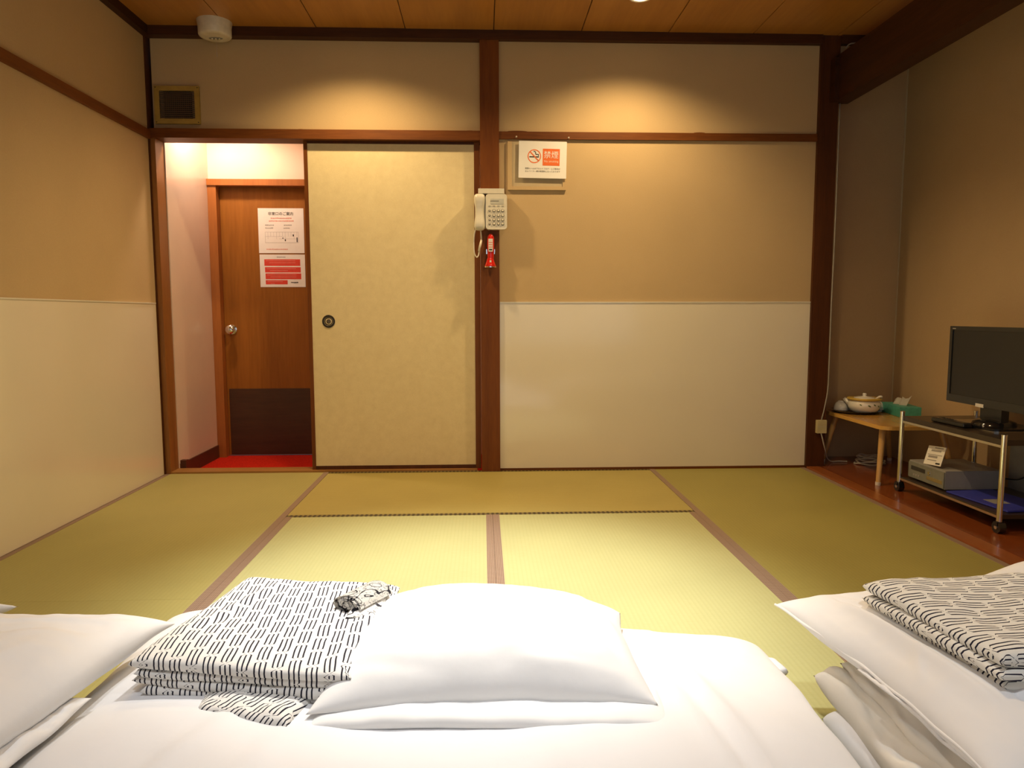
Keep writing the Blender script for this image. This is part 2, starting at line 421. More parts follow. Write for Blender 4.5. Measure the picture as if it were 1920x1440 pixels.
# ================================================================== THE SETTING
RX0, RX1, ALX = -.88, 2.64, 3.27       # left wall, tatami edge, alcove wall
CZ = 2.32; REAR = -4.9
fl = struct(obj('floor', B(-1.0, 3.4, REAR - .1, .9, -.12, -.055), 'concrete'), 'sub-floor under the tatami mats')
obj('veranda_floor', B(RX0, ALX, REAR, -3.56, -.05, 0), 'veranda_wood', fl)
obj('veranda_sill', B(RX0, RX1, -3.56, -3.52, -.05, .004), 'sill_wood', fl, bevel=.003)
obj('carpet', B(-.842, .9, .1, .74, -.055, -.045), 'carpet_red', fl)['label'] = 'red carpet of the entrance corridor'
bm = BM(); nb = 8
obj('alcove_board', B(2.715, ALX, REAR, .25, -.05, .009), 'alcove_wood', fl, bevel=.002)['label'] = 'glossy reddish wooden floor of the alcove'
obj('kerb', B(2.642, 2.712, -3.52, .0, -.05, .010), 'kerb_wood', fl, bevel=.004)
obj('door_sill', B(-.86, .808, .0, .10, -.055, .010), 'sill_wood', fl, bevel=.002)

# back wall (one shell: parts above the openings and beside the post)
bm = BM()
box(bm, -.86, .833, .02, .10, 1.79, CZ); box(bm, .93, 2.637, .0, .10, -.05, CZ); box(bm, .833, .93, .02, .10, 1.79, CZ)
box(bm, 2.74, 3.05, .0, .10, 2.215, CZ)
wb = struct(obj('wall_back', bm, 'plaster'), 'beige plaster back wall above the doorway and beside the post')
bm = BM(); box(bm, 2.70, ALX + .08, .25, .33, -.05, CZ)
struct(obj('wall_alcove', bm, 'plaster_alcove'), 'beige plaster back wall of the alcove')
obj('wall_return', B(2.66, 2.74, .02, .25, -.05, CZ), 'plaster_alcove', wb)
wr_ = struct(obj('wall_right', B(ALX, ALX + .08, REAR, .25, -.05, CZ), 'plaster_alcove'), 'beige plaster right wall behind the television')
obj('corner_bead', cyl(BM(), (ALX - .002, .248, -.05), (ALX - .002, .248, CZ), .005, n=8), 'cover_board', wr_)
wl = struct(obj('wall_left', B(RX0 - .08, RX0, REAR, .02, -.05, CZ), 'plaster'), 'beige plaster left wall')
bm = BM()
box(bm, RX0, ALX, REAR - .08, REAR, -.05, .45); box(bm, RX0, ALX, REAR - .08, REAR, 2.0, CZ)
box(bm, RX0, -.4, REAR - .08, REAR, .45, 2.0); box(bm, 2.8, ALX, REAR - .08, REAR, .45, 2.0)
struct(obj('wall_rear', bm, 'plaster'), 'wall behind the camera with the veranda window')
wn = thing('window_1', 'veranda window behind the camera', 'window', (1.2, REAR, .45), kind='structure')
bm = BM()
for x in (-.4, .4, 1.2, 2.0, 2.8): box(bm, x - .02, x + .02, REAR - .05, REAR - .01, .45, 2.0)
box(bm, -.4, 2.8, REAR - .05, REAR - .01, .45, .49); box(bm, -.4, 2.8, REAR - .05, REAR - .01, 1.96, 2.0)
obj('window_frame', bm, 'alu', wn)
for k in range(4): obj('pane', B(-.38 + .8 * k, .38 + .8 * k, REAR - .033, REAR - .029, .49, 1.96), 'window_glass', wn)

# white wainscot panels
pn = obj('wainscot_panel', B(.934, 2.636, -.006, .0, .014, .918), 'wainscot', wb, bevel=.001); pn['label'] = 'glossy white wall panel on the back wall'
obj('panel_cap', B(.934, 2.636, -.009, .0, .918, .924), 'ivory_plastic', wb)
obj('base_strip', B(.934, 2.636, -.008, .0, -.01, .014), 'trim_wood_x', wb)
for k, (a, b_) in enumerate(((0.0, -1.82), (-1.822, -3.52))):
    pn = obj('wainscot_panel', B(RX0, RX0 + .006, a - (.03 if k == 0 else 0), b_, .003, .915), 'wainscot', wl, bevel=.001); pn['label'] = 'glossy white wall panel on the left wall'
obj('panel_cap', B(RX0, RX0 + .009, -.03, -3.52, .915, .921), 'ivory_plastic', wl)

# posts, beams and picture rails
struct(obj('trim_1', B(.833, .933, -.022, .09, -.05, CZ), 'post_wood', bevel=.003), 'square brown wooden post in the middle of the back wall')
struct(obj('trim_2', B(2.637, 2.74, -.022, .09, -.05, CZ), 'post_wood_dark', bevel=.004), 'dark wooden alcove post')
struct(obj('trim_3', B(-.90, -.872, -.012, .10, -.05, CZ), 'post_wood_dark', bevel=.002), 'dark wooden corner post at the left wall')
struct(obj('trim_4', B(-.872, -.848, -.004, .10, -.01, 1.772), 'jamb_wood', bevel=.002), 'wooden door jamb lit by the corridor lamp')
struct(obj('trim_5', B(-.872, .833, -.016, .10, 1.768, 1.816), 'trim_wood_x', bevel=.003), 'brown wooden lintel over the doorway')
struct(obj('trim_6', B(.933, 2.637, -.014, .0, 1.776, 1.814), 'trim_wood_x', bevel=.003), 'brown picture rail on the back wall')
struct(obj('trim_7', B(RX0, RX0 + .016, -.012, -3.52, 1.762, 1.806), 'trim_wood_y', bevel=.003), 'brown picture rail along the left wall')
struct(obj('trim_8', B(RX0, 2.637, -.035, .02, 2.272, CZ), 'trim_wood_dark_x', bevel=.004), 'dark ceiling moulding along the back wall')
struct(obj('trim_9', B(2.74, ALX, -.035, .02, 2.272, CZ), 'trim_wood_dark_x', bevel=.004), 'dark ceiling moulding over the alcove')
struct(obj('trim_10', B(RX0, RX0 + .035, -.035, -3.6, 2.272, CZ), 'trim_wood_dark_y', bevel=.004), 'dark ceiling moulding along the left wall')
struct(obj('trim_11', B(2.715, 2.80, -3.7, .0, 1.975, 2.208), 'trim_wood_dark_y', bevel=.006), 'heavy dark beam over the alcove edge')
obj('beam_tenon', B(2.690, 2.7155, -.075, -.02, 1.975, 2.19), 'trim_wood_dark_y', bpy.data.objects['trim_11'], bevel=.003)
# weathered knots on top of the lintel
for x, w in ((-.78, .10), (-.10, .05), (.78, .06), (1.03, .12), (2.0, .07)):
    bmk = BM(); lathe(bmk, (x, -.006, 1.8145), [(w / 2, 0), (w / 2 * .8, .003), (w / 5, .0045)], 12, squash=.12)
    obj('wood_knot', bmk, 'trim_wood_x', bpy.data.objects['trim_5' if x < .83 else 'trim_6'], smooth=True)

# ceiling of wide boards
ce = struct(obj('ceiling', B(-1, 3.4, REAR - .1, .25, CZ + .012, CZ + .05), 'louvre_dark'), 'wooden board ceiling')
lines = [-.905, -.45, .0, .453, .907, 1.362, 1.818, 2.266, 2.72, 3.27]
for a, b_ in zip(lines, lines[1:]):
    obj('ceiling_board', B(a + .0025, b_ - .0025, REAR, .02 if b_ < 2.7 else .25, CZ - .002 + random.uniform(-.0006, .0006), CZ + .012), 'ceiling_wood', ce, bevel=.0015, seg=1)

# entrance corridor
wc = struct(obj('wall_corridor', B(-.92, -.843, .10, .80, -.06, 2.12), 'corridor_wall'), 'pale pink glossy side wall of the entrance corridor')
obj('baseboard', B(-.843, -.834, .105, .695, -.046, .035), 'block_brown', wc)
obj('corner_block', B(-.843, -.812, .11, .145, -.046, .052), 'block_brown', wc, bevel=.002)
bm = BM(); box(bm, -.843, .9, .70, .78, 1.685, 2.12); box(bm, .02, .9, .70, .78, -.06, 1.685)
struct(obj('wall_entrance', bm, 'corridor_wall'), 'pale wall above the entrance door')
bm = BM(); box(bm, -.9, .98, .10, .80, 2.12, 2.16); struct(obj('ceiling_corridor', bm, 'corridor_wall'), 'ceiling of the entrance corridor')
struct(obj('wall_corridor_far', B(.9, .98, .10, .80, -.06, 2.12), 'corridor_wall'), 'far side wall of the entrance corridor behind the sliding door')
tf = thing('trim_12', 'orange-brown wooden frame of the entrance door', 'trim', (-.4, .70, -.045), kind='structure')
obj('frame_head', B(-.842, .02, .665, .78, 1.647, 1.685), 'door_frame_wood', tf, bevel=.002)
obj('frame_jamb', B(-.842, -.790, .675, .78, -.045, 1.647), 'door_frame_wood', tf, bevel=.002)
obj('frame_jamb', B(.0, .02, .675, .78, -.045, 1.647), 'door_frame_wood', tf, bevel=.002)
d1 = thing('door_1', 'brown wooden entrance door with a darker kick panel', 'door', (-.4, .73, -.04), kind='structure')
obj('door_leaf', B(-.788, -.002, .732, .768, -.04, 1.645), 'door_wood', d1, bevel=.002)
obj('kick_panel', B(-.775, -.012, .728, .733, -.035, .388), 'door_kick_wood', d1, bevel=.0015)
kb = obj('knob', lathe(BM(), (-.742, .732, .765), [(.030, 0), (.030, .006), (.012, .010), (.011, .028), (.020, .034), (.027, .046), (.027, .056), (.018, .064), (.006, .066)], 24, 'y'), 'knob_metal', d1, smooth=True, autosmooth=.7)

# fusuma sliding door
d2 = thing('door_2', 'cream paper sliding door with dark round pull', 'door', (.37, .04, .01), kind='structure')
obj('paper_panel', B(-.078, .802, .028, .05, .028, 1.756), 'fusuma_paper', d2)
obj('side_stile', B(-.096, -.076, .024, .054, .010, 1.766), 'post_wood', d2, bevel=.002)
obj('side_stile', B(.800, .830, .022, .054, .010, 1.766), 'post_wood', d2, bevel=.002)
obj('bottom_rail', B(-.077, .801, .024, .054, .010, .030), 'post_wood_dark', d2, bevel=.002)
obj('top_rail', B(-.077, .801, .024, .054, 1.754, 1.766), 'post_wood_dark', d2, bevel=.002)
hp = obj('round_pull', lathe(BM(), (.012, .029, .821), [(.034, 0), (.0345, .003), (.031, .005), (.025, .004), (.023, .0005)], 36, 'y'), 'brass_dark', d2, smooth=True, autosmooth=.9)
obj('pull_dish', lathe(BM(), (.012, .0292, .821), [(.0225, 0), (.022, .0018), (.013, .0008), (.012, .0022), (.004, .0018)], 32, 'y'), 'bronze_mid', hp, smooth=True)

# corridor lamp
cl = thing('ceiling_lamp', 'small lamp in the corridor ceiling behind the lintel', 'lamp', (-.71, .30, 2.12))
obj('lamp_ring', lathe(BM(), (-.71, .30, 2.105), [(.055, 0), (.06, .005), (.06, .015)], 24), 'lamp_trim', cl)
obj('bulb', lathe(BM(), (-.71, .30, 2.098), [(.02, 0), (.04, .004), (.045, .0075)], 24), 'bulb_corridor', cl, smooth=True)
ld = bpy.data.lights.new('corridor_light', 'SPOT'); ld.energy = 40; ld.color = (1.0, .74, .54); ld.shadow_soft_size = .05; ld.spot_size = math.radians(165); ld.spot_blend = .5
lo = bpy.data.objects.new('corridor_light', ld); COL.objects.link(lo); lo.location = (-.71, .30, 2.085)

# ------------------------------------------------------------------ downlights
for k, (x, y, wts, ang, colr) in enumerate(DOWNLIGHTS):
    nm = {0: 'recessed ceiling downlight before the doorway', 1: 'recessed ceiling downlight before the right back wall', 2: 'recessed ceiling downlight over the left tatami',
          3: 'recessed ceiling downlight over the right tatami', 4: 'recessed ceiling downlight over the middle of the room', 5: 'recessed ceiling downlight over the left futon', 6: 'recessed ceiling downlight over the right futon'}[k]
    t = thing('downlight', nm, 'downlight', (x, y, CZ - .002), 'ceiling downlights')
    bm = BM()
    rings_ = [ring(bm, Vector((x, y, CZ + zz)), Vector((1, 0, 0)), Vector((0, 1, 0)), rr, rr, 32) for rr, zz in ((.040, -.004), (.050, -.008), (.056, -.006), (.057, -.002))]
    loft(bm, rings_, cap=False)
    obj('trim_ring', bm, 'lamp_trim', t, smooth=True)
    obj('bulb', lathe(BM(), (x, y, CZ - .0065), [(.012, -.006), (.03, -.004), (.0405, .002)], 24), 'bulb', t, smooth=True)
    ld = bpy.data.lights.new('downlight_beam', 'SPOT'); ld.energy = wts * 4; ld.color = colr
    ld.spot_size = math.radians(ang); ld.spot_blend = .9 if k > 3 else .7; ld.shadow_soft_size = .035
    lo = bpy.data.objects.new('downlight_beam', ld); COL.objects.link(lo); lo.location = (x, y, CZ - .02)

# ================================================================== TATAMI
HW = .028
def mat_thing(label, x0, x1, y0, y1, axis, m):
    t = thing('tatami_mat', label, 'tatami mat', ((x0 + x1) / 2, (y0 + y1) / 2, -.05), 'tatami mats on the floor')
    g = .0003
    x0 += g; x1 -= g; y0 += g; y1 -= g
    obj('woven_top', B(x0, x1, y0, y1, -.05, .0), m, t, bevel=.002, seg=1)
    if axis == 'y':
        for a, b_ in ((x0, x0 + HW), (x1 - HW, x1)): obj('border_cloth', B(a, b_, y0 - .0002, y1 + .0002, -.03, .0014), 'heri_y', t)
    else:
        for a, b_ in ((y0, y0 + HW), (y1 - HW, y1)): obj('border_cloth', B(x0 - .0002, x1 + .0002, a, b_, -.03, .0014), 'heri_chain_sheen', t)
    return t
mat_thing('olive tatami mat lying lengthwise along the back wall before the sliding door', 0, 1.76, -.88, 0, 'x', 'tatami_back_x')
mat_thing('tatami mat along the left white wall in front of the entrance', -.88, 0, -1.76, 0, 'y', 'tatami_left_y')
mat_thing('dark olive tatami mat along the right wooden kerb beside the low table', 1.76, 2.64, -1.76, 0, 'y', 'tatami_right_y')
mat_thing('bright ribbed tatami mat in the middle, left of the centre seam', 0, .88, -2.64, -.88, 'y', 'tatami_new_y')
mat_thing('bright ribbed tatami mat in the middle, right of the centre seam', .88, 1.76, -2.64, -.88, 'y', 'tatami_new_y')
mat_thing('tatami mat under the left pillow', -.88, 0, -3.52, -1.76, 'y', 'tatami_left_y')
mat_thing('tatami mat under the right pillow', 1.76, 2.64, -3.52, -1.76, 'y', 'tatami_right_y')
mat_thing('tatami mat under the foot of the middle futon', 0, 1.76, -3.52, -2.64, 'x', 'tatami_front_x')

# ================================================================== THINGS ON THE BACK WALL
# vent
t = thing('vent_grille', 'ochre framed ventilation grille high on the back wall near the left corner', 'vent', (-.73, .02, 1.84))
obj('vent_box', B(-.80, -.66, .008, .02, 1.865, 2.005), 'vent_void', t)
bm = BM(); x0, x1, z0, z1 = -.846, -.617, 1.843, 2.033
for a in ((x0, x1, z1 - .024, z1), (x0, x1, z0, z0 + .026), (x0, x0 + .026, z0 + .026, z1 - .024), (x1 - .024, x1, z0 + .026, z1 - .024)): box(bm, a[0], a[1], .004, .02, a[2], a[3])
obj('frame', bm, 'ochre_paint', t, bevel=.001, seg=1)
for k in range(13):
    z = z0 + .032 + k * .0102
    obj('slat', rot_about(B(x0 + .026, x1 - .024, .006, .014, z, z + .0035), (0, .01, z), 'X', .5), 'louvre_dark', t)
for k in range(18):
    x = x0 + .030 + k * .0102
    obj('grid_wire', B(x, x + .0018, .005, .0065, z0 + .026, z1 - .024), 'louvre_dark', t)
for x, z in ((x0 + .008, z0 + .008), (x1 - .008, z0 + .008), (x0 + .008, z1 - .008), (x1 - .008, z1 - .008)):
    obj('screw', lathe(BM(), (x, .004, z), [(.003, 0), (.0025, .0012)], 10, 'y'), 'brass_dark', t)

# emergency light
ex, ey = -.492, -.085
t = thing('emergency_light', 'round white ceiling unit with three small lenses and a thin pull string', 'ceiling light', (ex, ey, CZ - .002))
obj('housing', lathe(BM(), (ex, ey, CZ - .078), [(.060, 0), (.074, .003), (.079, .010), (.080, .05), (.084, .076)], 48), 'lamp_white', t, smooth=True, autosmooth=.9)
for k in (-1, 0, 1):
    obj('lens', lathe(BM(), (ex + k * .018, ey + .01, CZ - .0785), [(.0005, -.006), (.005, -.004), (.0075, .0)], 16), 'lens_glass', t, smooth=True)
obj('lens_plate', lathe(BM(), (ex, ey + .01, CZ - .0783), [(.034, -.0015), (.035, .0)], 24, squash=.45), 'grey_face', t)
obj('pull_string', cyl(BM(), (ex + .006, ey, CZ - .078), (ex + .006, ey, CZ - .165), .0007, n=6), 'cord_thin', t)
obj('string_tip', cyl(BM(), (ex + .006, ey, CZ - .15), (ex + .006, ey, CZ - .172), .0018, .0014, n=8), 'cord_thin', t)

# cover board behind the no-smoking sign
t = thing('wall_cover_board', 'beige framed cover board behind the no-smoking sign', 'panel', (1.13, 0, 1.51))
obj('board', B(.978, 1.288, -.008, .0, 1.514, 1.764), 'cover_board', t, bevel=.003)
bm = BM()
for a in ((.978, 1.288, 1.514, 1.532), (.978, 1.0, 1.532, 1.764), (1.27, 1.288, 1.532, 1.764)): box(bm, a[0], a[1], -.013, -.007, a[2], a[3])
obj('board_frame', bm, 'plaster', t, bevel=.002)

# no smoking sign
sy = -.0225
sg = thing('no_smoking_sign', 'white no-smoking notice with orange pictogram pinned under the picture rail', 'sign', (1.162, sy, 1.572))
ROTS = .018; SCX, SCZ = 1.162, 1.668
def sgn(bm): return rot_about(bm, (SCX, sy, SCZ), 'Y', ROTS)
obj('sheet', sgn(B(1.036, 1.289, sy, sy + .0015, 1.573, 1.763)), 'paper', sg)
def px(u, v):   # place on the sheet in 0..1 from its top-left corner
    return 1.036 + u * .253, 1.763 - v * .19
cx_, cz_ = px(.325, .41); R_ = .0355
bm = BM(); A = Vector((1, 0, 0)); Bz = Vector((0, 0, 1)); c_ = Vector((cx_, sy - .0004, cz_))
o_, i_ = ring(bm, c_, A, Bz, R_, R_, 40), ring(bm, c_, A, Bz, R_ * .86, R_ * .86, 40)
for k in range(40): bm.faces.new((o_[k], o_[(k + 1) % 40], i_[(k + 1) % 40], i_[k]))
obj('prohibition_ring', sgn(bm), 'print_orange', sg)
obj('prohibition_bar', sgn(rot_about(B(cx_ - R_ * .9, cx_ + R_ * .9, sy - .0008, sy - .0002, cz_ - .0028, cz_ + .0028), (cx_, sy, cz_), 'Y', PI / 4)), 'print_orange', sg)
obj('cigarette', sgn(B(cx_ - .026, cx_ + .024, sy - .0006, sy - .0001, cz_ - .006, cz_ - .0005)), 'print_black', sg)
obj('smoke_curl', sgn(tube(BM(), [(cx_ + .021, sy - .0004, cz_ + .001), (cx_ + .021, sy - .0004, cz_ + .010), (cx_ + .008, sy - .0004, cz_ + .011), (cx_ + .006, sy - .0004, cz_ + .022), (cx_ - .004, sy - .0004, cz_ + .026)], .0018, 6)), 'print_black', sg)
x0, z1 = px(.50, .20); x1, z0 = px(.855, .655)
obj('orange_square', sgn(B(x0, x1, sy - .0006, sy, z0, z1)), 'print_orange', sg)
w = lettering('禁煙', (x0 + x1) / 2, z1 - .034, sy - .0009, .040, 'paper', sg, ROTS)
w = lettering('No smoking', (x0 + x1) / 2, z0 + .021, sy - .0009, .0155, 'print_pale', sg, ROTS)
X, Z = px(.13, .735); lettering('喫煙ルームはフロントフロア・１２階及び', X, Z, sy - .0009, .0098, 'print_black', sg, ROTS, 'LEFT')
X, Z = px(.13, .81); lettering('エレベーター横の喫煙所になっております', X, Z, sy - .0009, .0098, 'print_black', sg, ROTS, 'LEFT')
for x, z, lb in ((1.024, 1.786, 'small white push pin in the picture rail above the left corner of the sign'), (1.300, 1.783, 'small white push pin in the picture rail above the right corner of the sign')):
    p = obj('push_pin', lathe(BM(), (x, -.0135, z), [(.004, 0), (.0045, .002), (.002, .004), (.003, .009), (.0035, .011), (.001, .012)], 12, 'y'), 'cap_white', smooth=True)
    tag(p, lb, 'push pin')

# telephone
ph = thing('wall_telephone', 'ivory push-button wall telephone hanging on the middle post', 'telephone', (.885, -.022, 1.30))
FY = -.075
obj('wall_bracket', B(.84, .955, -.035, -.022, 1.31, 1.47), 'ivory_plastic_dark', ph, bevel=.004)
obj('top_ledge', B(.822, .958, -.072, -.022, 1.485, 1.51), 'ivory_plastic', ph, bevel=.005)
bm = BM(); pts = rrect(.9165, 1.391, .111, .182, .016)
poly(bm, [(x, -.034, z) for x, z in pts], (0, FY + .034, 0))
body = obj('body', bm, 'ivory_plastic', ph, bevel=.005)
obj('display', B(.886, .955, FY - .0012, FY, 1.430, 1.457), 'lcd', body, bevel=.0008, seg=1)
obj('display_line', B(.886, .93, FY - .0018, FY, 1.444, 1.447), 'button_ring', body)
for r_i, z in enumerate((1.396, 1.3715, 1.349, 1.328)):
    for c_i, x in enumerate((.881, .904, .927, .949)):
        rr = .0085 if c_i else .006
        b_ = obj('button', lathe(BM(), (x, FY, z), [(rr, -.001), (rr, .0015), (rr * .82, .002)], 16, 'y'), 'button_ring', body)
        obj('button_cap', lathe(BM(), (x, FY - .0015, z), [(rr * .72, 0), (rr * .66, .003), (rr * .3, .0036)], 16, 'y'), 'button_grey' if c_i == 0 else 'ivory_plastic', b_, smooth=True)
for x in (.881, .904, .927, .949):
    obj('function_key', B(x - .006, x + .006, FY - .002, FY, 1.418, 1.4225), 'button_grey', body, bevel=.0008, seg=1)
# handset: cross-section swept along z
bm = BM(); rs = []
for z, hw, d in ((1.295, .008, .012), (1.297, .018, .024), (1.304, .026, .040), (1.318, .0285, .048), (1.340, .0275, .046), (1.365, .024, .034), (1.39, .0225, .031), (1.415, .024, .034), (1.44, .028, .046), (1.462, .029, .048), (1.475, .027, .042), (1.482, .020, .028), (1.484, .008, .012)):
    r = []
    for k in range(24):
        a = 2 * PI * k / 24; ca, sa = math.cos(a), math.sin(a)
        r.append(bm.verts.new((.829 + hw * math.copysign(abs(ca) ** .6, ca), -.060 - d * .55 * math.copysign(abs(sa) ** .6, sa), z)))
    rs.append(r)
loft(bm, rs); hs = obj('handset', bm, 'ivory_plastic', ph, smooth=True)
obj('cradle', B(.805, .862, -.062, -.034, 1.318, 1.47), 'ivory_plastic_dark', ph, bevel=.004)
obj('handset_cord', tube(BM(), [(.808, -.06, 1.31), (.800, -.055, 1.27), (.797, -.05, 1.22), (.800, -.05, 1.18), (.812, -.045, 1.158), (.822, -.045, 1.170), (.826, -.045, 1.195), (.834, -.045, 1.225), (.838, -.045, 1.25), (.834, -.045, 1.30)], .0034, 8), 'ivory_plastic', ph, smooth=True)
obj('cord_grip', cyl(BM(), (.824, -.048, 1.19), (.838, -.048, 1.248), .0062, .0062, 10), 'ivory_plastic', ph, smooth=True)

# flashlight in its bracket
ft = thing('flashlight', 'red emergency flashlight hanging head-down on the post below the telephone', 'flashlight', (.884, -.022, 1.105))
c_ = (.884, -.052, 1.105)
obj('barrel', lathe(BM(), (.886, -.052, 1.150), [(.0165, 0), (.0175, .02), (.0185, .05), (.0185, .105), (.0165, .118), (.010, .127), (.003, .130)], 28), 'red_plastic', ft, smooth=True, autosmooth=.8)
obj('head', lathe(BM(), c_, [(.030, 0), (.031, .006), (.026, .018), (.020, .035), (.0170, .047)], 28), 'red_plastic', ft, smooth=True, autosmooth=.8)
obj('lens_ring', lathe(BM(), (.884, -.052, 1.101), [(.027, 0), (.0315, .002), (.0315, .008)], 28), 'chrome', ft, smooth=True, autosmooth=.8)
lb = obj('instruction_label', B(.874, .897, -.0725, -.062, 1.186, 1.252), 'white_sticker', ft, bevel=.003)
for k in range(3): obj('label_line', B(.876, .895, -.0730, -.070, 1.232 - k * .012, 1.2345 - k * .012), 'print_red', lb)
obj('label_line', B(.877, .894, -.0730, -.070, 1.192, 1.199), 'print_black', lb)
obj('holder', B(.862, .908, -.045, -.022, 1.175, 1.20), 'chrome', ft, bevel=.003)
for sx in (-1, 1): obj('holder_arm', B(.886 + sx * .021 - .0015, .886 + sx * .021 + .0015, -.066, -.03, 1.183, 1.197), 'chrome', ft, bevel=.001, seg=1)
obj('emblem', B(.880, .889, -.0755, -.066, 1.128, 1.140), 'white_sticker', ft, bevel=.002)

# notices on the entrance door
dy = .7312
n1 = thing('door_notice', 'white emergency exit notice with a floor plan taped to the entrance door', 'notice', (-.416, dy, 1.24))
obj('sheet', B(-.557, -.275, dy - .0012, dy, 1.242, 1.519), 'paper', n1)
lettering('非常口のご案内', -.416, 1.484, dy - .0022, .0225, 'print_black', n1)
def dashes(parent, y, x0, x1, z, h, mat, seed):
    rnd = random.Random(seed); x = x0
    while x < x1 - h * .6:
        wdt = h * rnd.uniform(.45, .85); obj('print_mark', B(x, min(x + wdt, x1), y - .0008, y, z - h * rnd.uniform(.25, .45), z + h * rnd.uniform(.25, .45)), mat, parent); x += wdt + h * .28
dashes(n1, dy - .0012, -.478, -.350, 1.458, .009, 'print_pale_red', 1); dashes(n1, dy - .0012, -.490, -.335, 1.441, .009, 'print_pale_red', 2)
for k, (a, b_, z) in enumerate(((-.514, -.455, 1.415), (-.398, -.350, 1.415), (-.514, -.465, 1.397), (-.400, -.356, 1.397))): dashes(n1, dy - .0012, a, b_, z, .0085, 'print_grey', 5 + k)
pl = obj('floor_plan', B(-.516, -.310, dy - .0016, dy - .001, 1.306, 1.3075), 'print_grey', n1)
for a in ((-.516, -.310, 1.372, 1.373), (-.516, -.515, 1.307, 1.373), (-.311, -.310, 1.307, 1.373), (-.516, -.40, 1.345, 1.346), (-.43, -.31, 1.330, 1.331)): obj('plan_line', B(a[0], a[1], dy - .0016, dy - .001, a[2], a[3]), 'print_grey', pl)
for k in range(11): obj('plan_line', B(-.50 + k * .018, -.4992 + k * .018, dy - .0016, dy - .001, 1.346 if k % 3 else 1.33, 1.372), 'print_grey', pl)
for x, z, hh in ((-.395, 1.322, .012), (-.41, 1.335, .006), (-.322, 1.325, .03), (-.345, 1.352, .012)): obj('plan_mark', B(x, x + .006, dy - .0018, dy - .001, z - hh / 2, z + hh / 2), 'print_black', pl)
dashes(n1, dy - .0012, -.510, -.375, 1.266, .008, 'print_pale_red', 12)
n2 = thing('door_notice', 'white notice with red text bars taped to the entrance door below the floor plan', 'notice', (-.414, dy, 1.03))
obj('sheet', B(-.555, -.274, dy - .0012, dy, 1.031, 1.234), 'paper', n2)
dashes(n2, dy - .0012, -.448, -.395, 1.218, .007, 'print_grey', 20)
for k, (a, b_, z0, z1) in enumerate(((-.527, -.304, 1.163, 1.204), (-.524, -.302, 1.122, 1.155), (-.522, -.300, 1.080, 1.116), (-.522, -.386, 1.048, 1.074))):
    bar = obj('red_bar', B(a, b_, dy - .0016, dy - .001, z0, z1), 'print_red', n2)
    for j in range(2): obj('bar_line', B(a + .01 + .02 * j, b_ - .03 - .05 * j * (k % 2), dy - .0022, dy - .0014, z1 - .010 - j * .013, z1 - .0075 - j * .013), 'print_pale_red', bar)
dashes(n2, dy - .0012, -.365, -.312, 1.060, .0105, 'print_black', 31)

# outlet box and cables at the alcove post
ob = thing('outlet_box', 'small ivory cable box at the foot of the alcove post', 'outlet', (2.708, -.03, .2))
obj('box', B(2.684, 2.736, -.046, -.022, .200, .272), 'outlet_plastic', ob, bevel=.003)
obj('seam', B(2.684, 2.736, -.0465, -.044, .235, .237), 'ivory_plastic_dark', ob)
cb = obj('cable', tube(BM(), [(2.712, -.03, .27), (2.726, -.032, .34), (2.742, -.03, .45), (2.745, -.026, .60), (2.744, -.026, .9), (2.747, -.026, 1.3), (2.746, -.026, 1.97)], .0035, 6), 'wire_grey', smooth=True)
tag(cb, 'thin grey cable running up the edge of the alcove post', 'cable')
cb = obj('cable', tube(BM(), [(2.71, -.036, .20), (2.72, -.04, .16), (2.745, -.02, .10), (2.78, .03, .05), (2.83, .08, .016), (2.88, .09, .014), (2.925, .08, .014)], .0035, 6), 'white_cable', smooth=True)
tag(cb, 'white cable dropping from the outlet box to the alcove floor', 'cable')
cb = obj('cable', tube(BM(), [(2.755, -.05, 2.245), (2.77, -.055, 2.262), (2.80, -.06, 2.266), (2.90, -.06, 2.266), (2.99, -.06, 2.27)], .004, 6), 'wire_grey', smooth=True)
tag(cb, 'short grey wire under the ceiling moulding above the beam', 'cable')

# ================================================================== LOW TABLE AND TEA THINGS
WZ = .009
TX0, TX1, TY0, TY1, TZ = 2.795, 3.215, -.50, .19, .306
tb = thing('low_table', 'low honey-coloured folding table with tapered legs in the alcove', 'table', (3.0, -.15, WZ))
pts = rrect((TX0 + TX1) / 2, (TY0 + TY1) / 2, TX1 - TX0, TY1 - TY0, .055, 8)
bm = BM(); poly(bm, [(x, y, TZ - .018) for x, y in pts], (0, 0, .0165)); obj('edge_band', bm, 'table_edge_wood', tb, bevel=.003)
pts = rrect((TX0 + TX1) / 2, (TY0 + TY1) / 2, TX1 - TX0 - .012, TY1 - TY0 - .012, .05, 8)
bm = BM(); poly(bm, [(x, y, TZ - .002) for x, y in pts], (0, 0, .002)); obj('tabletop', bm, 'table_wood', tb)
for fx, fy, tx, ty in ((2.798, .112, 2.855, .085), (2.800, -.469, 2.850, -.40), (3.195, .118, 3.15, .085), (3.195, -.455, 3.15, -.40)):
    lg = obj('leg', cyl(BM(), (fx, fy, WZ + .012), (tx, ty, TZ - .017), .0115, .0165, 16), 'table_leg_wood', tb, smooth=True, autosmooth=.8)
    obj('foot_cap', cyl(BM(), (fx - .001, fy, WZ), (fx, fy, WZ + .016), .0125, .0135, 16), 'cap_white', lg, smooth=True, autosmooth=.8)
    obj('leg_hinge', B(tx - .02, tx + .02, ty - .014, ty + .014, TZ - .024, TZ - .0175), 'chrome', lg)
obj('stretcher', B(2.90, 3.10, -.405, -.39, TZ - .032, TZ - .0175), 'table_leg_wood', tb); obj('stretcher', B(2.90, 3.10, .075, .09, TZ - .032, TZ - .0175), 'table_leg_wood', tb)
ct = thing('coiled_cord', 'coil of white cord lying on the alcove floor under the low table', 'cord', (3.0, -.05, WZ))
